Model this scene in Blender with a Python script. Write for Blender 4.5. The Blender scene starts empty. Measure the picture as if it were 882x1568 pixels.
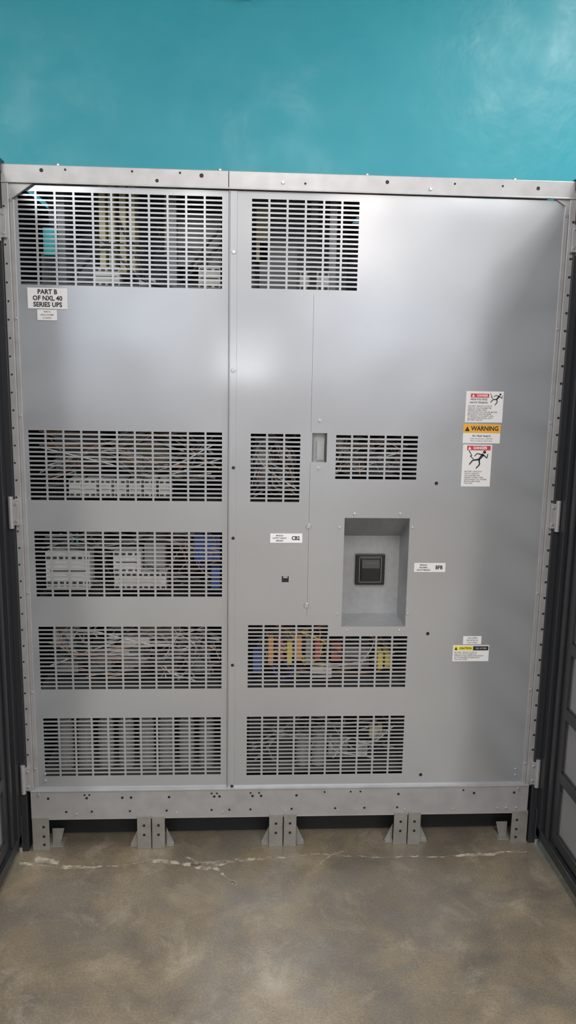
import bpy, bmesh, random
import numpy as np
from math import *
from mathutils import Matrix, Vector
random.seed(7)
S=bpy.context.scene
S.view_settings.view_transform='Standard'
S.view_settings.look='None'
COL=S.collection

# ---------------------------------------------------------------- materials
def mat(name,col,rough=.5,metal=0.,spec=.5,bump=None,var=None,emit=None,coat=0.):
    m=bpy.data.materials.new(name); m.use_nodes=True
    nt=m.node_tree; b=nt.nodes['Principled BSDF']
    b.inputs['Base Color'].default_value=(*col,1)
    b.inputs['Roughness'].default_value=rough
    b.inputs['Metallic'].default_value=metal
    b.inputs['Specular IOR Level'].default_value=spec
    b.inputs['Coat Weight'].default_value=coat
    b.inputs['Coat Roughness'].default_value=.12
    tc=nt.nodes.new('ShaderNodeTexCoord')
    if emit:
        b.inputs['Emission Color'].default_value=(*emit[0],1); b.inputs['Emission Strength'].default_value=emit[1]
    if var:   # list of (scale, amount) brightness variation
        sc,amt=var
        n=nt.nodes.new('ShaderNodeTexNoise'); n.inputs['Scale'].default_value=sc; n.inputs['Detail'].default_value=5
        nt.links.new(tc.outputs['Object'],n.inputs['Vector'])
        mp=nt.nodes.new('ShaderNodeMapRange'); mp.inputs[1].default_value=.3; mp.inputs[2].default_value=.7
        mp.inputs[3].default_value=1-amt; mp.inputs[4].default_value=1+amt
        nt.links.new(n.outputs['Fac'],mp.inputs[0])
        mx=nt.nodes.new('ShaderNodeVectorMath'); mx.operation='SCALE'; mx.inputs[0].default_value=col
        nt.links.new(mp.outputs[0],mx.inputs['Scale']); nt.links.new(mx.outputs[0],b.inputs['Base Color'])
    if bump:
        sc,st,di=bump
        n=nt.nodes.new('ShaderNodeTexNoise'); n.inputs['Scale'].default_value=sc; n.inputs['Detail'].default_value=1
        nt.links.new(tc.outputs['Object'],n.inputs['Vector'])
        bp=nt.nodes.new('ShaderNodeBump'); bp.inputs['Strength'].default_value=st; bp.inputs['Distance'].default_value=di
        nt.links.new(n.outputs['Fac'],bp.inputs['Height']); nt.links.new(bp.outputs[0],b.inputs['Normal'])
    return m

M={}
M['panel']=mat('grey_panel_steel',(.51,.535,.565),.21,.62,.5,bump=(2.6,.7,.012),var=(2.5,.03))
M['rail']=mat('galvanised_rail',(.42,.42,.43),.38,.45,.5,var=(25,.08))
M['recess']=mat('galvanised_recess',(.39,.40,.415),.40,.35,.5,var=(60,.07))
M['bracket']=mat('bracket_zinc',(.33,.32,.30),.42,.5,var=(30,.12))
M['screw']=mat('screw_zinc',(.62,.62,.62),.3,.8)
M['hole']=mat('hole_black',(.012,.012,.014),.6)
M['black']=mat('black_powdercoat',(.022,.024,.028),.35,0,.5,bump=(900,.08,.0004))
M['blackin']=mat('interior_dark',(.03,.03,.033),.6)
M['inmetal']=mat('interior_metal',(.20,.21,.22),.4,.5,var=(6,.2))
M['white']=mat('component_white',(.74,.74,.72),.45)
M['lgrey']=mat('component_grey',(.28,.28,.29),.5)
M['dgrey']=mat('component_dark',(.05,.05,.055),.5)
M['blue']=mat('component_blue',(.05,.10,.36),.45)
M['teal']=mat('component_teal',(.06,.60,.68),.5)
M['yellow']=mat('component_yellow',(.80,.60,.06),.5)
M['cream']=mat('insulation_cream',(.66,.62,.40),.5)
M['red']=mat('wire_red',(.45,.08,.05),.5)
M['orange']=mat('wire_orange',(.70,.29,.07),.5)
M['copper']=mat('copper_bus',(.45,.27,.17),.35,.6)
M['lwhite']=mat('label_white',(.80,.80,.81),.45)
M['lred']=mat('label_red',(.62,.05,.07),.45)
M['lorange']=mat('label_orange',(.85,.42,.05),.45)
M['lyellow']=mat('label_yellow',(.88,.75,.08),.45)
M['ink']=mat('label_ink',(.02,.02,.025),.5)
M['inkg']=mat('label_small_ink',(.13,.13,.14),.5)
M['plastic']=mat('breaker_plastic',(.012,.012,.014),.4)
M['plastic2']=mat('breaker_plastic_gloss',(.02,.02,.023),.3)
M['housing']=mat('lamp_housing',(.8,.8,.8),.5)

# ---------------------------------------------------------------- helpers
def link(o,parent=None):
    COL.objects.link(o)
    if parent is not None: o.parent=parent
    return o
def empty(name,loc=(0,0,0)):
    e=bpy.data.objects.new(name,None); e.empty_display_size=.1; e.location=loc; COL.objects.link(e); return e
class MB:
    def __init__(s): s.v=[]; s.f=[]
    def box(s,x0,x1,y0,y1,z0,z1):
        n=len(s.v)
        s.v+=[(x0,y0,z0),(x1,y0,z0),(x1,y1,z0),(x0,y1,z0),(x0,y0,z1),(x1,y0,z1),(x1,y1,z1),(x0,y1,z1)]
        s.f+=[tuple(n+i for i in q) for q in ((0,3,2,1),(4,5,6,7),(0,1,5,4),(1,2,6,5),(2,3,7,6),(3,0,4,7))]
        return s
    def poly(s,pts):  # flat polygon (faces -Y when CCW in x,z)
        n=len(s.v); s.v+=list(pts); s.f.append(tuple(range(n,n+len(pts)))); return s
    def cyl(s,x,z,y0,y1,r,seg=14,r2=None):  # axis along y ; y0 front
        n=len(s.v); r2=r if r2 is None else r2
        for i in range(seg):
            a=2*pi*i/seg; s.v.append((x+r2*cos(a),y0,z+r2*sin(a)))
        for i in range(seg):
            a=2*pi*i/seg; s.v.append((x+r*cos(a),y1,z+r*sin(a)))
        s.f.append(tuple(range(n,n+seg)))
        s.f.append(tuple(range(n+2*seg-1,n+seg-1,-1)))
        for i in range(seg):
            j=(i+1)%seg; s.f.append((n+i,n+seg+i,n+seg+j,n+j))
        return s
    def cylz(s,x,y,z0,z1,r,seg=16):
        n=len(s.v)
        for zz in (z0,z1):
            for i in range(seg):
                a=2*pi*i/seg; s.v.append((x+r*cos(a),y+r*sin(a),zz))
        s.f.append(tuple(range(n+seg-1,n-1,-1))); s.f.append(tuple(range(n+seg,n+2*seg)))
        for i in range(seg):
            j=(i+1)%seg; s.f.append((n+i,n+j,n+seg+j,n+seg+i))
        return s
    def prism(s,pts2,y0,y1): # pts (x,z) CCW
        n=len(s.v); k=len(pts2)
        s.v+=[(x,y0,z) for x,z in pts2]+[(x,y1,z) for x,z in pts2]
        s.f.append(tuple(range(n,n+k))); s.f.append(tuple(range(n+2*k-1,n+k-1,-1)))
        for i in range(k):
            j=(i+1)%k; s.f.append((n+i,n+k+i,n+k+j,n+j))
        return s
    def obj(s,name,m,parent=None,bevel=0,smooth=False):
        me=bpy.data.meshes.new(name); me.from_pydata(s.v,[],s.f); me.materials.append(m); me.update()
        o=link(bpy.data.objects.new(name,me),parent)
        if bevel:
            b=o.modifiers.new('bevel','BEVEL'); b.width=bevel; b.segments=2; b.limit_method='ANGLE'
        if smooth:
            for p in me.polygons: p.use_smooth=True
        return o
def box(name,x0,x1,y0,y1,z0,z1,m,parent=None,bevel=0): return MB().box(x0,x1,y0,y1,z0,z1).obj(name,m,parent,bevel)

def uniq(a,eps=2e-4):
    a=sorted(a); o=[a[0]]
    for t in a[1:]:
        if t-o[-1]>eps: o.append(t)
    return np.array(o)
def gridpanel(name,x0,x1,z0,z1,holes,m,parent,y=0.,th=.0016,horiz=False):
    holes=[h for h in holes]
    xs=uniq([x0,x1]+[h[0] for h in holes]+[h[1] for h in holes]); zs=uniq([z0,z1]+[h[2] for h in holes]+[h[3] for h in holes])
    nx,nz=len(xs),len(zs); mask=np.ones((nx-1,nz-1),bool)
    for h in holes:
        i0=np.argmin(abs(xs-h[0])); i1=np.argmin(abs(xs-h[1])); j0=np.argmin(abs(zs-h[2])); j1=np.argmin(abs(zs-h[3]))
        mask[i0:i1,j0:j1]=False
    v=[(x,y,z) if not horiz else (x,z,y) for z in zs for x in xs]
    f=[]
    for j in range(nz-1):
        for i in range(nx-1):
            if mask[i,j]:
                a=j*nx+i; f.append((a,a+1,a+nx+1,a+nx))
    me=bpy.data.meshes.new(name); me.from_pydata(v,[],f); me.materials.append(m)
    bm=bmesh.new(); bm.from_mesh(me); bmesh.ops.delete(bm,geom=[q for q in bm.verts if not q.link_faces],context='VERTS'); bm.to_mesh(me); bm.free()
    o=link(bpy.data.objects.new(name,me),parent)
    s=o.modifiers.new('sheet','SOLIDIFY'); s.thickness=th; s.offset=-1
    return o
def vent(x0,x1,z0,z1,nc,nr,bar=.0056,sh=.0076):
    px=(x1-x0+bar)/nc; pz=(z1-z0+(.012-sh))/nr
    return [(x0+i*px,x0+i*px+px-bar,z1-j*pz-sh,z1-j*pz) for i in range(nc) for j in range(nr)]
def text(body,size,x,z,y,m,parent,align='CENTER',bold=0,sx=1):
    c=bpy.data.curves.new('text_'+body[:8].strip().lower().replace(' ','_'),'FONT'); c.body=body; c.size=size; c.align_x=align; c.align_y='CENTER'; c.offset=bold
    c.materials.append(m); c.resolution_u=2
    o=link(bpy.data.objects.new(c.name,c),parent); o.location=(x,y,z); o.rotation_euler=(pi/2,0,0); o.scale=(sx,1,1)
    return o

# ---------------------------------------------------------------- room
XL,XR,YB,YF,H=-2.6,3.9,.95,-9.6,3.35
def floor_mat():
    m=bpy.data.materials.new('polished_concrete'); m.use_nodes=True; nt=m.node_tree; N=nt.nodes; L=nt.links; b=N['Principled BSDF']
    tc=N.new('ShaderNodeTexCoord')
    def noise(sc,det=6,ro=.6,dist=0):
        n=N.new('ShaderNodeTexNoise'); n.inputs['Scale'].default_value=sc; n.inputs['Detail'].default_value=det; n.inputs['Roughness'].default_value=ro; n.inputs['Distortion'].default_value=dist
        L.new(tc.outputs['Object'],n.inputs['Vector']); return n
    def ramp(src,pts):
        r=N.new('ShaderNodeValToRGB'); e=r.color_ramp.elements
        e[0].position,e[0].color=pts[0][0],(*pts[0][1],1); e[1].position,e[1].color=pts[1][0],(*pts[1][1],1)
        for p,c in pts[2:]:
            k=e.new(p); k.color=(*c,1)
        L.new(src,r.inputs[0]); return r
    def mix(a,bb,fac,mode='MIX'):
        x=N.new('ShaderNodeMix'); x.data_type='RGBA'; x.blend_type=mode
        L.new(a,x.inputs[6]); L.new(bb,x.inputs[7])
        if isinstance(fac,float): x.inputs[0].default_value=fac
        else: L.new(fac,x.inputs[0])
        return x.outputs[2]
    base=ramp(noise(1.9,5,.55).outputs['Fac'],[(.32,(.130,.112,.090)),(.68,(.220,.187,.145))])
    warm=ramp(noise(5,6,.65,.4).outputs['Fac'],[(.33,(.34,.35,.37)),(.68,(.84,.78,.64))])
    c=mix(base.outputs[0],warm.outputs[0],.75,'OVERLAY')
    r3=ramp(noise(8,9,.75,.6).outputs['Fac'],[(.52,(0,0,0)),(.70,(.65,.65,.65))])
    pale=N.new('ShaderNodeRGB'); pale.outputs[0].default_value=(.37,.325,.255,1)
    c=mix(c,pale.outputs[0],r3.outputs[0])
    # grey worn patches
    r4=ramp(noise(2.6,7,.7,.8).outputs['Fac'],[(.50,(0,0,0)),(.64,(.55,.55,.55))])
    gr=N.new('ShaderNodeRGB'); gr.outputs[0].default_value=(.160,.150,.137,1)
    c=mix(c,gr.outputs[0],r4.outputs[0])
    fine=ramp(noise(180,2,.5).outputs['Fac'],[(.3,(.38,.38,.38)),(.7,(.62,.62,.62))])
    c=mix(c,fine.outputs[0],.7,'OVERLAY')
    L.new(c,b.inputs['Base Color'])
    rr=ramp(noise(9,5,.6).outputs['Fac'],[(.3,(.24,.24,.24)),(.7,(.42,.42,.42))]); L.new(rr.outputs[0],b.inputs['Roughness'])
    bp=N.new('ShaderNodeBump'); bp.inputs['Strength'].default_value=.12; bp.inputs['Distance'].default_value=.003
    L.new(noise(14,4).outputs['Fac'],bp.inputs['Height']); L.new(bp.outputs[0],b.inputs['Normal'])
    return m
def wall_mat():
    m=bpy.data.materials.new('teal_wall_paint'); m.use_nodes=True; nt=m.node_tree; N=nt.nodes; L=nt.links; b=N['Principled BSDF']
    tc=N.new('ShaderNodeTexCoord')
    n=N.new('ShaderNodeTexNoise'); n.inputs['Scale'].default_value=2.2; n.inputs['Detail'].default_value=5; L.new(tc.outputs['Object'],n.inputs['Vector'])
    r=N.new('ShaderNodeValToRGB'); e=r.color_ramp.elements; e[0].position=.3; e[0].color=(.026,.375,.475,1); e[1].position=.7; e[1].color=(.038,.43,.53,1)
    L.new(n.outputs['Fac'],r.inputs[0]); L.new(r.outputs[0],b.inputs['Base Color'])
    n3=N.new('ShaderNodeTexNoise'); n3.inputs['Scale'].default_value=7; n3.inputs['Detail'].default_value=4; L.new(tc.outputs['Object'],n3.inputs['Vector'])
    mr=N.new('ShaderNodeMapRange'); mr.inputs[1].default_value=.35; mr.inputs[2].default_value=.65; mr.inputs[3].default_value=.34; mr.inputs[4].default_value=.46
    L.new(n3.outputs['Fac'],mr.inputs[0]); L.new(mr.outputs[0],b.inputs['Roughness']); b.inputs['Specular IOR Level'].default_value=.42
    n2=N.new('ShaderNodeTexNoise'); n2.inputs['Scale'].default_value=8; n2.inputs['Detail'].default_value=3; L.new(tc.outputs['Object'],n2.inputs['Vector'])
    bp=N.new('ShaderNodeBump'); bp.inputs['Strength'].default_value=.45; bp.inputs['Distance'].default_value=.008
    L.new(n2.outputs['Fac'],bp.inputs['Height']); L.new(bp.outputs[0],b.inputs['Normal'])
    return m
box('floor',XL,XR,YF,YB,-.1,0,floor_mat())
box('wall_back',XL,XR,YB,YB+.1,0,H,wall_mat())
offw=mat('offwhite_paint',(.66,.66,.70),.6,var=(1.5,.04))
box('wall_left',XL-.1,XL,YF,YB,0,H,offw)
box('wall_right',XR,XR+.1,YF,YB,0,H,offw)
box('wall_front',XL,XR,YF-.1,YF,0,H,offw)
box('ceiling',XL,XR,YF,YB,H,H+.1,mat('ceiling_white',(.75,.75,.75),.7))
# unseen glow panels added at the far end for bright reflections in the steel
glow_mat=mat('window_daylight',(.2,.2,.2),.3,emit=((.84,.90,1.0),1.45))
fram=mat('window_frame',(.5,.5,.5),.5)
for i,(a,b_) in enumerate(((-1.9,-.1),(1.5,3.6))):
    e=empty('window_%d'%(i+1),((a+b_)/2,YF,2.2)); w_=(b_-a)/2
    MB().box(-w_,w_,.005,.015,-.7,.75).obj('pane',glow_mat,e)
    k=MB()
    for u in (-w_,-.02,w_-.04): k.box(u,u+.04,.0,.04,-.72,.77)
    k.box(-w_,w_,0,.04,-.74,-.70); k.box(-w_,w_,0,.04,.75,.79)
    k.obj('frame',fram,e)

def lamp(x,y,w,d,energy,col=(1,.98,.95)):
    r=empty('ceiling_light',(x,y,H))
    MB().box(-w/2-.03,w/2+.03,-d/2-.03,d/2+.03,-.05,0).obj('housing',M['housing'],r)
    l=bpy.data.lights.new('tube','AREA'); l.shape='RECTANGLE'; l.size=w; l.size_y=d; l.energy=energy; l.color=col
    o=link(bpy.data.objects.new('tube',l),r); o.location=(0,0,-.055)
LE=74
lamp(2.35,-.95,.35,1.2,LE*.70)
lamp(-.9,-1.9,.4,1.2,LE*.42)
lamp(.9,-3.0,.5,1.2,LE*1.15)
lamp(-1.2,-5.2,.5,1.2,LE*.9)
lamp(2.7,-5.0,.5,1.2,LE*.9)
lamp(.05,-7.9,.4,1.4,LE*.5,(1,.93,.86))
lamp(2.1,-7.9,.4,1.4,LE*.65,(1,.86,.78))
# phone torch next to the lens
l=bpy.data.lights.new('phone_torch','POINT'); l.energy=1.2; l.shadow_soft_size=.012; l.color=(1,.98,.95)
o=link(bpy.data.objects.new('phone_torch',l)); o.location=(.655,-2.20,1.465)
w=bpy.data.worlds.new('world'); S.world=w; w.use_nodes=True; w.node_tree.nodes['Background'].inputs[0].default_value=(.6,.65,.7,1); w.node_tree.nodes['Background'].inputs[1].default_value=.3

# ---------------------------------------------------------------- cabinet
cab=empty('electrical_cabinet')
W=1.515; D=.78
# shell
gridpanel('roof',0,W,.02,D,[(1.0+i*.12,1.0+i*.12+.09,.4+j*.03,.4+j*.03+.018) for i in range(4) for j in range(10)],M['inmetal'],cab,y=1.945,th=.002,horiz=True)
sh=MB(); sh.box(0,W,D,D+.002,.097,1.945); sh.box(0,W,.01,D,.10,.104); sh.box(.585,.588,.05,D,.1,1.94)
sh.obj('shell',M['blackin'],cab)
ca=MB(); ca.box(-.040,-.0065,-.018,D,.0,1.935); ca.box(W+.0045,W+.040,-.018,D,.0,1.935)
ca.obj('outer_frame',M['black'],cab,.002)
box('plinth_plate',.02,W-.02,.075,.08,0.002,.097,M['hole'],cab)  # black sheet standing in for the shade under the cabinet
# left panel
hl=vent(.033,.566,1.649,1.885,11,20)+vent(.036,.567,1.067,1.262,11,16)+vent(.041,.568,.788,.978,11,16)+vent(.042,.567,.507,.698,11,16)+vent(.045,.565,.233,.417,11,15)
gridpanel('panel_left',.022,.5835,.190,1.901,hl,M['panel'],cab,y=0)
# right panel
w4=vent(.644,1.1145,.509,.668,10,13)
w4b=vent(.644,.878,.672,.7025,5,3,sh=.0068)
hr=vent(.645,.932,1.652,1.882,6,19)+vent(.647,.786,1.067,1.260,3,16)+vent(.887,1.119,1.134,1.259,5,10)+w4+w4b+vent(.643,1.117,.230,.418,10,16)
hr+=[(.819,.861,1.182,1.264),(.917,1.107,.697,1.023),(.740,.760,.832,.850),(.8148,.8154,1.265,1.640),(.8148,.8154,.73,1.182)]
gridpanel('panel_right',.586,1.497,.190,1.901,hr,M['panel'],cab,y=-.001)
# backing for seams
box('seam_backing',.806,.824,.004,.006,.715,1.64,M['inmetal'],cab)
box('support_bar',.803,.822,.006,.012,1.64,1.90,M['hole'],cab)
# flange on right panel along the seam
fl=MB(); fl.box(.5845,.587,-.008,.0,.192,1.901); fl.box(.587,.6065,-.0035,-.001,.192,1.901); fl.obj('seam_flange',M['panel'],cab,.0008)
# top rail
tr=MB(); tr.box(-.006,.5825,-.010,.0,1.903,1.948); tr.box(.5835,W+.004,-.010,.0,1.903,1.948); tr.box(-.006,W+.004,-.010,.04,1.946,1.9485)
tr.obj('top_rail',M['rail'],cab,.0012)
MB().box(-.006,W+.004,-.0125,-.010,1.9025,1.9065).obj('top_rail_lip',M['rail'],cab,.0008)
# posts
for nm,s,x in (('post_left',1,0.),('post_right',-1,W)):
    p=MB()
    a,b=sorted((x-s*.006,x+s*.012)); p.box(a,b,-.010,.03,.19,1.903)
    a,b=sorted((x+s*.012,x+s*.024)); p.box(a,b,-.004,.0,.19,1.903)
    p.obj(nm,M['rail'],cab,.0015)
# corner gussets
g=MB(); g.prism([(.005,1.905),(.005,1.862),(.022,1.862),(.078,1.905)],-.006,-.001); g.prism([(W-.005,1.905),(W-.055,1.905),(W-.022,1.885),(W-.022,1.862),(W-.005,1.862)],-.006,-.001); g.obj('corner_gussets',M['rail'],cab,.001)
lip=MB(); lip.prism([(.020,1.8635),(.024,1.8635),(.080,1.9035),(.076,1.9035)],-.009,-.005); lip.obj('gusset_edge',M['dgrey'],cab)
# bottom rail
br=MB(); br.box(.002,W-.003,-.012,.0,.100,.193); br.box(.002,W-.003,-.012,.05,.098,.101); br.box(.002,W-.003,-.014,-.012,.1885,.1935)
br.obj('bottom_rail',M['rail'],cab,.0012)
# screws and holes
sc=MB(); ho=MB()
def screw(x,z,r=.0045,y=-.001): sc.cyl(x,z,y-.0035,y,r,12,r*.75)
def hole(x,z,r=.0035,y=-.001): ho.cyl(x,z,y-.0006,y,r,12)
for x,z,r in ((.814,.997,.0085),(.813,.762,.0085),(.946,1.034,.004),(1.078,1.035,.004),(.904,.994,.004),(1.116,.995,.004),(.905,.736,.004),(1.112,.736,.004),(.84,1.299,.005),(.84,1.165,.005),(.935,.686,.0035),(1.09,.686,.0035)): screw(x,z,r)
for x,z in ((1.178,1.125),(1.175,.676),(1.175,.225)): hole(x,z,.0052)
for z in (1.745,1.433): screw(.5975,z,.0065,-.003)
for z in (1.164,.962,.581,.196): hole(.599,z,.0048,-.0035)
for x,z,r,k in ((.099,1.935,.005,0),(.16,1.938,.003,0),(.332,1.939,.003,0),(.396,1.918,.0045,0),(.456,1.939,.003,0),(.512,1.934,.0055,0),(.726,1.923,.005,1),(.785,1.922,.003,0),(1.003,1.932,.005,0),(1.12,1.918,.005,1),(1.185,1.933,.003,0),(1.315,1.931,.003,0),(1.412,1.928,.005,0)):
    (screw if k else hole)(x,z,r,y=-.010)
for x in (.14,.56,.95,1.35): # bolt heads on the very top
    MB().cylz(x,.0,1.9485,1.953,.006).obj('top_bolt',M['screw'],cab)
def X(px): return (px-50)/758*1.506+.006
for px in (74,131,184,197,254,322,330,380,393,447,604,722,785): hole(X(px),.168,.004,-.012)
for px in (128,135,318,326,377,390,490,530,545,705): hole(X(px),.178,.003,-.012)
for px in (100,138,195,250,318,345,377,440,507,603,552): hole(X(px),.124,.0035,-.012)
for px in (115,265,335,430,512,540,615,690,760,774,790): screw(X(px),.116,.0035,-.012)
for px in (60,792): screw(X(px),.18,.005,-.012)
# post rivets / slots
for k in range(34):
    z=.26+k*.048
    hole(-.001 if k%2 else .001,z,.0028,-.010)
    hole(W+.0005,z,.0036,-.010)
for z in (1.86,1.56,1.3,.8,.5,.26): screw(.018,z,.0032,-.004); screw(W-.018,z,.0032,-.004)
for z in (.24,.22): screw(.045,z,.003); screw(1.47,z,.003)
sc.obj('screws',M['screw'],cab); ho.obj('screw_holes',M['hole'],cab)
# hinges
hg=MB()
for x in (-.004,W+.006):
    s=1 if x<.5 else -1
    for z in (1.80,1.035,.235):
        hg.box(x-.010,x+.010,-.022,-.010,z-.036,z+.036); hg.cylz(x-s*.010,-.022,z-.045,z+.045,.007)
hg.obj('hinge_leaves',M['rail'],cab,.001)
hs=MB()
for x in (-.001,W+.003):
    for z in (1.80,1.035,.235):
        for dz in (-.024,.024): hs.cyl(x,z+dz,-.025,-.022,.0035)
hs.obj('hinge_screws',M['screw'],cab)
# latch recess
rc=MB(); rc.box(.819,.861,.018,.020,1.182,1.264); rc.box(.817,.819,.0,.02,1.182,1.264); rc.box(.861,.863,.0,.02,1.182,1.264); rc.box(.819,.861,0,.02,1.18,1.182); rc.box(.819,.861,0,.02,1.264,1.266); rc.box(.834,.855,.012,.018,1.187,1.24)
rc.obj('latch_recess',M['recess'],cab)
MB().box(.857,.8605,.001,.018,1.182,1.264).obj('latch_shadow_gap',M['dgrey'],cab)  # dark strip painted in as shade along the recess's right side
# breaker recess (sloped hood)
rx0,rx1,rz0,rz1,dp=.917,1.107,.697,1.023,.13
rb=MB()
rb.poly([(rx0-.001,dp,rz0),(rx1+.001,dp,rz0),(rx1+.001,dp,.944),(rx0-.001,dp,.944)])
rb.poly([(rx0,0,rz1),(rx0,dp,.944),(rx1,dp,.944),(rx1,0,rz1)])
rb.poly([(rx0,0,rz0),(rx1,0,rz0),(rx1,dp,rz0),(rx0,dp,rz0)])
rb.poly([(rx1,0,rz0),(rx1,0,rz1),(rx1,dp,.944),(rx1,dp,rz0)])
rb.poly([(rx0,0,rz0),(rx0,dp,rz0),(rx0,dp,.944),(rx0,0,rz1)])
ro=rb.obj('breaker_recess',M['recess'],cab); so=ro.modifiers.new('s','SOLIDIFY'); so.thickness=.0015; so.offset=0
# indicator window
MB().box(.738,.762,.002,.004,.83,.852).obj('indicator_backing',M['hole'],cab)
MB().box(.744,.757,-.0005,.003,.844,.8495).obj('indicator_flag',M['rail'],cab)

# feet
def foot(cx,kind,name):
    e=MB(); h=MB()
    if kind=='mid':
        for x0,x1 in ((cx-.043,cx-.0015),(cx+.0015,cx+.040)):
            e.box(x0,x1,-.016,-.012,.0,.108)
            e.box(x0,x1,-.012,.05,.0,.004)
            m=(x0+x1)/2
            for z in (.078,.047): h.cyl(m,z,-.0166,-.016,.0042)
        for s in (-1,1):
            xa=cx+s*.042; xb=cx+s*.066
            P=[(xa,.0),(xb,.0),(xb,.006),(xa,.058)]
            if s<0: P=P[::-1]
            e.prism(P,.005,.009)
            a,b=sorted((xa,xb)); e.box(a,b,-.004,.05,0,.004)
    else:
        s=kind
        a,b=sorted((cx-s*.026,cx+s*.024)); e.box(a,b,-.016,-.012,0,.108); e.box(a,b,-.012,.05,0,.004)
        for z in (.078,.047,.02): h.cyl(cx+s*.008,z,-.0166,-.016,.0042)
        xa=cx+s*.024; xb=cx+s*.06
        P=[(xa,.0),(xb-s*.012,.0),(xb,.05),(xa,.05)]
        if s<0: P=P[::-1]
        e.prism(P,.02,.024); 
        a,b=sorted((xa,xb)); e.box(a,b,.0,.05,0,.004)
    e.obj(name,M['bracket'],cab,.0008); h.obj(name+'_holes',M['hole'],cab)
foot(.358,'mid','foot_bracket_b'); foot(.756,'mid','foot_bracket_c'); foot(1.139,'mid','foot_bracket_d')
foot(.030,1,'foot_bracket_a'); foot(1.488,-1,'foot_bracket_e')

# ---------------------------------------------------------------- interior
inn=empty('interior_components'); inn.parent=cab
Wt=MB();Gy=MB();Dk=MB();Bl=MB();Ye=MB();Cr=MB();Cu=MB();Mt=MB();Te=MB();Og=MB();Rd=MB()
# shelves / frames
for z in (1.645,1.30,1.04,.755,.475,.205): Mt.box(.02,.57,.06,.7,z,z+.004); Mt.box(.02,.57,.055,.06,z-.012,z+.014)
for z in (1.64,1.30,1.04,.475,.205): Mt.box(.62,1.45,.16 if .6<z<1.1 else .06,.7,z,z+.004)
Mt.box(1.13,1.134,.02,.7,.2,1.28)
Mt.box(.62,.94,.30,.304,1.5,1.94); Mt.box(.03,.57,.35,.354,1.5,1.94)
def contactor(x,z,w,h,y=.05):
    Wt.box(x,x+w,y,y+.07,z,z+h)
    n=max(2,int(w/.016))
    for i in range(n):
        xx=x+(i+.2)*w/n
        for zz in (z+h*.80,z+h*.06): Dk.box(xx,xx+w/n*.6,y-.003,y,zz,zz+h*.13)
    Dk.box(x+w*.1,x+w*.9,y-.002,y,z+h*.46,z+h*.5)
# v1
Te.box(.088,.118,.03,.09,1.73,1.80)  # teal block added in place of the wall glimpsed through the gap
for x in (.23,.255,.285,.31): Cr.box(x,x+.016,.07,.16,1.69,1.93)  # pale yellow bars standing in for light seen through the cabinet top
Cr.box(.40,.415,.14,.16,1.75,1.93)
Gy.box(.05,.20,.16,.3,1.66,1.75); Gy.box(.44,.56,.12,.3,1.72,1.86)
contactor(.215,1.655,.07,.05); contactor(.50,1.655,.06,.055); Wt.box(.335,.38,.07,.1,1.655,1.68)
Mt.box(.12,.14,.06,.3,1.65,1.93); Mt.box(.42,.44,.06,.3,1.65,1.93)
# v2
for i in range(7): contactor(.135+i*.042,1.072,.034,.05,.03)
Gy.box(.06,.2,.2,.3,1.13,1.25); Cr.box(.25,.4,.24,.3,1.14,1.24)
# v3
contactor(.062,.805,.125,.105,.03); contactor(.255,.855,.078,.06,.025); contactor(.255,.80,.15,.05,.035); Gy.box(.34,.40,.06,.12,.86,.93)
Bl.box(.485,.56,.06,.1,.88,.955); Bl.box(.535,.56,.05,.08,.80,.86)
# v4
for i in range(5): Gy.box(.06+i*.1,.13+i*.1,.10,.2,.52,.56+.03*(i%3))
Cr.box(.30,.44,.16,.17,.6,.69); Wt.box(.06,.12,.09,.12,.6,.66); Wt.box(.27,.35,.07,.12,.61,.64)
# v5 capacitors
for i in range(8):
    x=.085+i*.062
    Gy.cylz(x,.10,.215,.365,.024)
    Wt.cylz(x,.10,.365,.372,.018)
# w1
Gy.box(.67,.78,.2,.3,1.66,1.80); contactor(.78,1.655,.08,.05,.05)
Mt.box(.86,.88,.06,.3,1.65,1.93); Cr.box(.66,.70,.2,.22,1.75,1.9)
# w2
Gy.box(.66,.70,.08,.16,1.10,1.24); Cr.box(.92,.97,.14,.2,1.19,1.24); Gy.box(1.0,1.1,.12,.2,1.14,1.2); Wt.box(.90,.93,.09,.12,1.2,1.24)
# w4
cols=[Og,Rd,Ye,Og,Gy,Rd]
for i in range(6): cols[i].box(.705+i*.028,.72+i*.028,.028,.09,.575+.01*(i%2),.655-.008*(i%3))
Ye.box(1.035,1.05,.028,.09,.555,.605); Ye.box(1.058,1.075,.035,.09,.56,.60); Rd.box(.90,.93,.08,.1,.56,.62); Wt.box(.84,.90,.06,.1,.515,.55); Bl.box(.66,.685,.04,.1,.54,.60)
Gy.box(.94,1.02,.1,.2,.53,.60)
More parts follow.
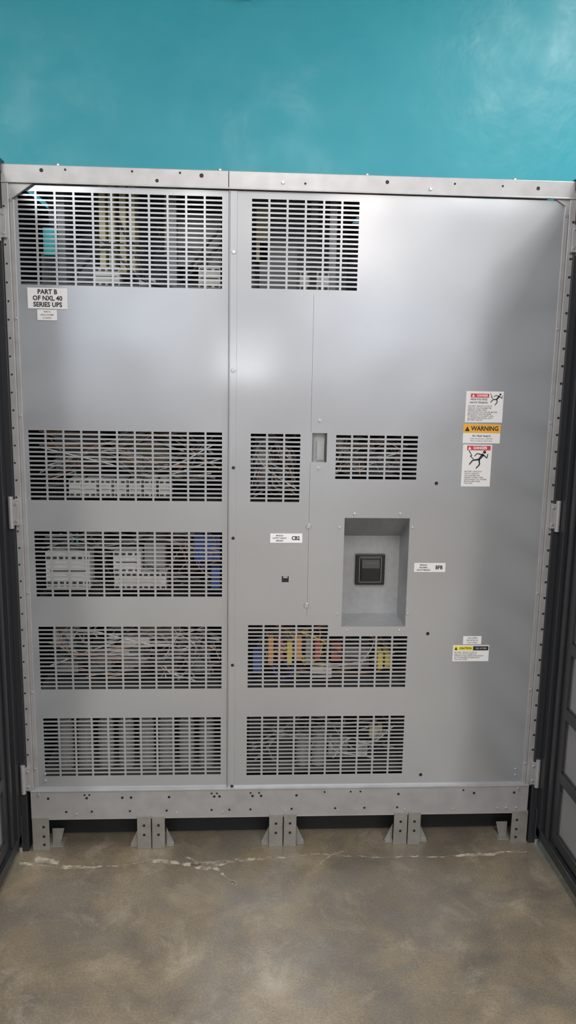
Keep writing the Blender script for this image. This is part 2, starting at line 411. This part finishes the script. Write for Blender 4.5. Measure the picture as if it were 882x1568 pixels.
# w5
for i in range(2): Gy.cylz(.82+i*.05,.09,.22,.33,.022)
Gy.box(.90,.96,.09,.16,.24,.30); Wt.box(.99,1.02,.07,.1,.25,.29); Cr.box(1.03,1.07,.10,.12,.30,.34); Dk.box(.65,.8,.12,.2,.22,.4)
for b,n,m in ((Wt,'contactors','white'),(Gy,'capacitors_and_modules','lgrey'),(Dk,'terminals','dgrey'),(Bl,'blue_modules','blue'),(Ye,'yellow_tags','yellow'),(Cr,'insulators','cream'),(Mt,'shelves','inmetal'),(Te,'teal_module','teal'),(Og,'orange_wiring','orange'),(Rd,'red_wiring','red')):
    b.obj(n,M[m],inn)
def cables(name,m,regions,n,r):
    c=bpy.data.curves.new(name,'CURVE'); c.dimensions='3D'; c.bevel_depth=r; c.bevel_resolution=1; c.resolution_u=6; c.materials.append(m)
    for (x0,x1,z0,z1) in regions:
        for k in range(n):
            sp=c.splines.new('BEZIER'); sp.bezier_points.add(3)
            vert=random.random()<.3
            for i,p in enumerate(sp.bezier_points):
                t=i/3
                if vert: x=x0+(x1-x0)*random.random(); z=z0+(z1-z0)*t
                else: x=x0+(x1-x0)*min(1,max(0,t+random.uniform(-.12,.12))); z=random.uniform(z0,z1)
                p.co=(x,random.uniform(.04,.13),z); p.handle_left_type=p.handle_right_type='AUTO'
    return link(bpy.data.objects.new(name,c),inn)
cables('cables_light',M['white'],[(.05,.56,1.12,1.26),(.05,.56,.90,.975),(.06,.56,.60,.70),(.38,.56,.51,.66),(.65,.78,1.07,1.25),(.89,1.1,1.14,1.25)],3,.0022)
cables('cables_grey',M['lgrey'],[(.05,.56,1.12,1.26),(.05,.56,.90,.975),(.06,.56,.60,.70),(.38,.56,.51,.66),(.65,.78,1.07,1.25),(.89,1.1,1.14,1.25),(.66,1.1,.24,.4)],6,.003)
cables('cables_copper',M['copper'],[(.05,.56,1.12,1.26),(.4,.56,.80,.97),(.06,.56,.52,.70),(.65,.78,1.07,1.25),(.66,1.1,.52,.69),(.89,1.1,1.14,1.25)],6,.0024)
cables('cables_dark',M['dgrey'],[(.05,.56,1.10,1.26),(.05,.56,.80,.975),(.06,.56,.51,.70),(.65,.78,1.07,1.25),(.66,1.1,.52,.69),(.66,1.1,.24,.4),(.1,.56,1.66,1.85),(.89,1.1,1.14,1.25)],6,.004)
cables('cables_orange',M['orange'],[(.68,.88,.55,.69)],5,.003)
cables('cables_blue',M['blue'],[(.66,.8,.52,.66),(.48,.56,.84,.97)],3,.003)
cables('cables_yellow',M['yellow'],[(.7,.9,.55,.67)],4,.003)
cables('cables_white',M['white'],[(.1,.56,.88,.97),(.06,.56,.55,.7),(.7,1.1,.52,.66),(.2,.56,1.14,1.24),(.9,1.1,.25,.38)],2,.002)

# ---------------------------------------------------------------- circuit breaker
cb=empty('circuit_breaker',(1.016,.128,.84))
MB().box(-.045,.045,-.012,.0,-.048,.048).obj('bezel',M['plastic'],cb,.002)
MB().box(-.031,.031,-.016,-.012,-.036,.038).obj('cover',M['plastic2'],cb,.002)
rk=MB(); n0=0
rk.v+=[(-.027,-.016,-.030),(.027,-.016,-.030),(.027,-.016,.033),(-.027,-.016,.033),(-.027,-.019,-.030),(.027,-.019,-.030),(.027,-.026,.008),(-.027,-.026,.008),(.027,-.020,.033),(-.027,-.020,.033)]
rk.f+=[(4,5,6,7),(7,6,8,9),(0,1,5,4),(2,3,9,8),(0,4,7,9,3),(1,2,8,6,5)]
rk.obj('rocker_handle',M['plastic2'],cb)
MB().box(-.020,.020,-.0225,-.019,.0225,.0245).obj('status_line',M['inkg'],cb)
fr=MB(); fr.box(-.034,-.0325,-.0145,-.012,-.039,.041); fr.box(.0325,.034,-.0145,-.012,-.039,.041); fr.box(-.034,.034,-.0145,-.012,.0395,.041); fr.box(-.034,.034,-.0145,-.012,-.039,-.0375)
fr.obj('cover_rim',M['lgrey'],cb)

# ---------------------------------------------------------------- labels
YL=-.0022
def label(name,x0,x1,z0,z1,m='lwhite'):
    r=empty(name,((x0+x1)/2,YL,(z0+z1)/2)); w=(x1-x0)/2; h=(z1-z0)/2
    MB().box(-w,w,0,.0008,-h,h).obj('sticker',M[m],r); return r,w,h
def flat(r,name,x0,x1,z0,z1,m,y=-.0003): return MB().box(x0,x1,y,0.0,z0,z1).obj(name,M[m],r)
def T(r,b,s,x,z,m='ink',bold=0,sx=1,al='CENTER'): return text(b,s,x,z,-.0006,M[m],r,al,bold,sx)
def lines(r,x0,x1,z0,z1,n,m='inkg'):
    words='BATTERY CIRCUIT IS LIVE AT HIGH DC VOLTAGE MAY BE PRESENT WHEN OPEN DISCONNECT ALL POWER BEFORE SERVICING THIS UNIT REFER TO MANUAL FOR SAFETY AND QUALIFIED PERSONNEL ONLY'.split()
    st=(z1-z0)/n; s=st*.95
    k=0
    for i in range(n):
        L=''; nch=int((x1-x0)/(s*.64)*(1 if i<n-1 else .6))
        while len(L)+len(words[k%len(words)])<=nch: L+=words[k%len(words)]+' '; k+=1
        T(r,L.strip(),s,x0,z1-st*(i+.5),m,0.00005,1,'LEFT')
def figure(r,x,z,s):
    def limb(a,b,w):
        dx,dz=b[0]-a[0],b[1]-a[1]; l=hypot(dx,dz); nx,nz=-dz/l*w/2,dx/l*w/2
        q=[(a[0]-nx,a[1]-nz),(b[0]-nx*.7,b[1]-nz*.7),(b[0]+nx*.7,b[1]+nz*.7),(a[0]+nx,a[1]+nz)]
        f.poly([(x+u*s,-.0007,z+v*s) for u,v in q])
    f=MB(); f.cyl(x+.30*s,z+.42*s,-.0007,-.0002,.09*s,12)
    limb((.24,.30),(-.02,-.02),.17); limb((-.02,.0),(-.36,-.05),.10); limb((-.36,-.05),(-.55,-.30),.08)
    limb((.0,.0),(.05,-.28),.10); limb((.05,-.28),(-.15,-.52),.08); limb((.22,.28),(.45,.08),.07); limb((.45,.08),(.5,.33),.06); limb((.2,.26),(-.12,.34),.07); limb((-.12,.34),(-.28,.18),.06)
    limb((-.6,.5),(-.42,.22),.05); limb((-.42,.22),(-.52,.20),.05); limb((-.52,.2),(-.3,-.0),.05)
    f.obj('shock_figure',M['ink'],r)
# nameplate
r,w,h=label('nameplate_label',.049,.154,1.587,1.641)
T(r,'PART B',.0170,0,.0165,bold=.0005,sx=.95); T(r,'OF NXL 40',.0170,0,0,bold=.0005,sx=.95); T(r,'SERIES UPS',.0170,0,-.0165,bold=.0005,sx=.95)
r,w,h=label('serial_number_label',.073,.125,1.557,1.585)
T(r,'PART B',.0065,0,.008,sx=.85); T(r,'SERIAL NUMBER',.0058,0,0,sx=.85); T(r,'LF12345001',.0058,0,-.008,sx=.85)
r,w,h=label('output_breaker_label',.705,.797,.949,.976)
T(r,'MODULE',.0058,-.019,.0075,bold=.0001,sx=.85); T(r,'OUTPUT CIRCUIT',.0058,-.019,0,bold=.0001,sx=.85); T(r,'BREAKER',.0058,-.019,-.0075,bold=.0001,sx=.85); T(r,'CB2',.0155,.027,0,bold=.0005,sx=.85)
r,w,h=label('backfeed_breaker_label',1.125,1.217,.864,.891)
T(r,'MODULE',.0058,-.019,.0075,bold=.0001,sx=.85); T(r,'BACKFEED',.0058,-.019,0,bold=.0001,sx=.85); T(r,'CIRCUIT BREAKER',.0058,-.019,-.0075,bold=.0001,sx=.85); T(r,'BFB',.0155,.027,0,bold=.0005,sx=.85)
# danger high voltage
r,w,h=label('danger_label',1.250,1.357,1.300,1.387)
flat(r,'header',-w+.013,.012,.026,.037,'lred'); T(r,'DANGER',.0085,-.007,.0315,'lwhite',.0003,.9)
MB().prism([(-.037,.028),(-.029,.028),(-.033,.0355)],-.0006,0).obj('triangle',M['lwhite'],r)
T(r,'HIGH VOLTAGE',.0075,-.017,.021,bold=.0001,sx=.9); T(r,'HAUTE TENSION',.0075,-.017,.012,bold=.0001,sx=.9)
figure(r,.034,.022,.032); lines(r,-.047,.048,-.040,.005,8)
# warning
r,w,h=label('warning_label',1.247,1.354,1.241,1.295)
flat(r,'header',-w,w,h-.025,h,'lorange'); T(r,'WARNING',.0180,.008,h-.0125,bold=.0005,sx=.9)
MB().prism([(-.049,h-.020),(-.035,h-.020),(-.042,h-.006)],-.0006,0).obj('triangle',M['ink'],r)
T(r,'Arc flash hazard.',.008,0,-.006,bold=.0001); T(r,'Follow all requirements in NFPA 70E.',.0042,0,-.014); T(r,'Failure to comply can result in death.',.0042,0,-.020)
# danger shock
r,w,h=label('shock_danger_label',1.249,1.333,1.117,1.237)
flat(r,'header',-w+.012,w-.004,h-.016,h-.003,'lred'); T(r,'DANGER',.0108,.008,h-.0095,'lwhite',.0004,.9)
MB().prism([(-.027,h-.014),(-.018,h-.014),(-.0225,h-.005)],-.0006,0).obj('triangle',M['lwhite'],r)
figure(r,.006,.018,.05); lines(r,-.034,.036,-.054,-.014,7)
r,w,h=label('service_label',1.282,1.337,.643,.668)
T(r,'USE COPPER',.0058,0,.007,sx=.9); T(r,'WIRE RATED 75C',.0052,0,0,sx=.9); T(r,'IN ALL CABLES',.0052,0,-.007,sx=.9)
r,w,h=label('caution_label',1.253,1.362,.590,.640)
flat(r,'header_yellow',-w+.003,.006,h-.016,h-.003,'lyellow'); flat(r,'header_black',.006,w-.002,h-.016,h-.003,'ink'); T(r,'CAUTION',.0095,-.017,h-.0095,bold=.0003,sx=.85); T(r,'RISK OF FIRE',.0058,.030,h-.0095,'lwhite')
MB().prism([(-.050,h-.0145),(-.041,h-.0145),(-.0455,h-.0045)],-.0006,0).obj('triangle',M['ink'],r)
lines(r,-.050,.050,-.022,.006,5)

# ---------------------------------------------------------------- doors
def mesh_mat():
    m=bpy.data.materials.new('perforated_mesh'); m.use_nodes=True; nt=m.node_tree; N=nt.nodes; L=nt.links; b=N['Principled BSDF']
    tc=N.new('ShaderNodeTexCoord'); v=N.new('ShaderNodeTexVoronoi'); v.inputs['Scale'].default_value=130; v.inputs['Randomness'].default_value=.05
    L.new(tc.outputs['Object'],v.inputs['Vector'])
    r=N.new('ShaderNodeValToRGB'); e=r.color_ramp.elements; e[0].position=.36; e[0].color=(.010,.010,.012,1); e[1].position=.44; e[1].color=(.26,.26,.27,1)
    L.new(v.outputs['Distance'],r.inputs[0]); L.new(r.outputs[0],b.inputs['Base Color']); b.inputs['Roughness'].default_value=.5; return m
MM=mesh_mat()
def door(s,x):
    # s=+1: right door (inner face looks to -X) ; local coords: u outward, y from 0 (hinge) to -0.76
    r=empty('cabinet_door',(x,0,0))
    Z0,Z1,Y1=.035,1.955,-.80
    def bx(mb,u0,u1,y0,y1,z0,z1):
        a,b=sorted((s*u0,s*u1)); mb.box(a,b,y0,y1,z0,z1)
    f=MB()
    bx(f,.0,.045,-.055,-.02,Z0,Z1)     # hinge stile
    bx(f,.012,.045,-.145,-.055,Z0,Z1)  # recessed stile
    bx(f,.004,.012,-.105,-.085,Z0+.03,Z1-.03) # stiffener
    bx(f,.0,.045,Y1,Y1+.04,Z0,Z1); bx(f,.012,.045,Y1+.04,Y1+.10,Z0,Z1)
    bx(f,.0,.045,Y1,-.02,Z0,Z0+.03); bx(f,.0,.045,Y1,-.02,Z1-.03,Z1)
    bx(f,.040,.045,Y1,-.02,Z0,Z1)
    z=.11
    zs=[]
    while z+.165<1.93:
        zs.append(z); z+=.195
    for z in zs: bx(f,.010,.045,Y1+.1,-.145,z-.033,z)
    bx(f,.010,.045,Y1+.1,-.145,zs[-1]+.162,1.93)
    f.obj('frame',M['black'],r,.002)
    g=MB()
    for z in zs: bx(g,.020,.022,Y1+.1,-.145,z,z+.162)
    g.obj('perforated_inserts',MM,r)
    rr=MB()
    for z in zs: 
        bx(rr,.016,.020,Y1+.1,-.145,z,z+.004); bx(rr,.016,.020,-.150,-.145,z,z+.162)
    rr.obj('insert_trims',M['dgrey'],r)
    c=MB(); bx(c,-.004,.010,-.030,.0,.02,.12); c.obj('hinge_foot',M['black'],r,.002)
    c=MB(); c.cylz(s*.008,-.012,.0,.09,.008); c.obj('hinge_pin',M['screw'],r)
    return r
door(1,1.538)
door(-1,-.024)
# top corner caps
c=MB(); c.box(-.03,-.002,-.03,.02,1.925,1.962); c.obj('corner_cap_left',M['black'],cab,.004)
c=MB(); c.box(W-.002,W+.025,-.03,.02,1.925,1.957); c.obj('corner_cap_right',M['black'],cab,.004)

# floor crack: dried efflorescence line
cm=bpy.data.materials.new('crack_mineral'); cm.use_nodes=True; nt=cm.node_tree; b=nt.nodes['Principled BSDF']; b.inputs['Base Color'].default_value=(.60,.54,.44,1); b.inputs['Roughness'].default_value=.8
tc=nt.nodes.new('ShaderNodeTexCoord'); n=nt.nodes.new('ShaderNodeTexNoise'); n.inputs['Scale'].default_value=45; n.inputs['Detail'].default_value=6
r_=nt.nodes.new('ShaderNodeValToRGB'); r_.color_ramp.elements[0].position=.36; r_.color_ramp.elements[1].position=.60
r_.color_ramp.elements[1].color=(.82,.82,.82,1)
nt.links.new(tc.outputs['Object'],n.inputs['Vector']); nt.links.new(n.outputs['Fac'],r_.inputs[0]); nt.links.new(r_.outputs[0],b.inputs['Alpha'])
def strip(mb,pts,w):
    P=[]
    for (a,b2) in zip(pts[:-1],pts[1:]):
        L=hypot(b2[0]-a[0],b2[1]-a[1]); k=max(2,int(L/.006))
        for i in range(k): t=i/k; P.append((a[0]+(b2[0]-a[0])*t,a[1]+(b2[1]-a[1])*t))
    P.append(pts[-1]); off=0; ww=w; n0=len(mb.v)
    for i,(x,y) in enumerate(P):
        off=off*.93+random.uniform(-.003,.003); ww=max(w*.15,min(w*1.8,ww+random.uniform(-w*.35,w*.35)))
        mb.v+=[(x+off*.5,y+off-ww,.0006),(x+off*.5,y+off+ww,.0006)]
        if i: a=n0+2*i-2; mb.f.append((a,a+2,a+3,a+1))
c=MB()
strip(c,[(-.02,-.075),(.021,-.086),(.12,-.10),(.286,-.094),(.36,-.075),(.496,-.098),(.553,-.093),(.62,-.085),(.75,-.07),(.906,-.058),(1.05,-.075),(1.261,-.075),(1.5,-.06)],.0048)
strip(c,[(.48,-.095),(.53,-.115),(.56,-.10),(.585,-.09)],.011)
strip(c,[(.545,-.11),(.575,-.14),(.60,-.175),(.615,-.185)],.005)
strip(c,[(.45,-.04),(.49,-.08),(.53,-.11)],.003)
strip(c,[(.585,-.165),(.605,-.18),(.618,-.19)],.011)
strip(c,[(.86,-.11),(.87,-.09),(.905,-.058),(.94,-.04)],.0045)
strip(c,[(.02,-.06),(.05,-.075),(.09,-.09)],.011)
c.obj('floor_crack',cm)
# small dark fixture high on wall
wf=empty('wall_conduit_clip',(.61,YB-.03,2.785)); MB().box(-.04,.045,-.03,.03,-.02,.03).obj('clip_body',M['black'],wf,.005); MB().cylz(.02,0,-.028,-.02,.01).obj('clip_nub',M['black'],wf)

# ---------------------------------------------------------------- camera
cx,cz,Dc,p,yw,ro_,f=.62587,1.43899,2.22167,.17809,.05795,.01738,1215.318
cy_,sy_=cos(yw),sin(yw); cp,sp=cos(p),sin(p)
fwd=Vector((sy_*cp,cy_*cp,-sp)); right=Vector((cy_,-sy_,0)); up=right.cross(fwd)
r2=right*cos(ro_)+up*sin(ro_); u2=-right*sin(ro_)+up*cos(ro_)
cam=bpy.data.cameras.new('camera'); cam.sensor_fit='VERTICAL'; cam.sensor_height=36; cam.lens=36*f/1568
co=link(bpy.data.objects.new('camera',cam))
co.matrix_world=Matrix(((r2.x,u2.x,-fwd.x,cx),(r2.y,u2.y,-fwd.y,-Dc),(r2.z,u2.z,-fwd.z,cz),(0,0,0,1)))
S.camera=co
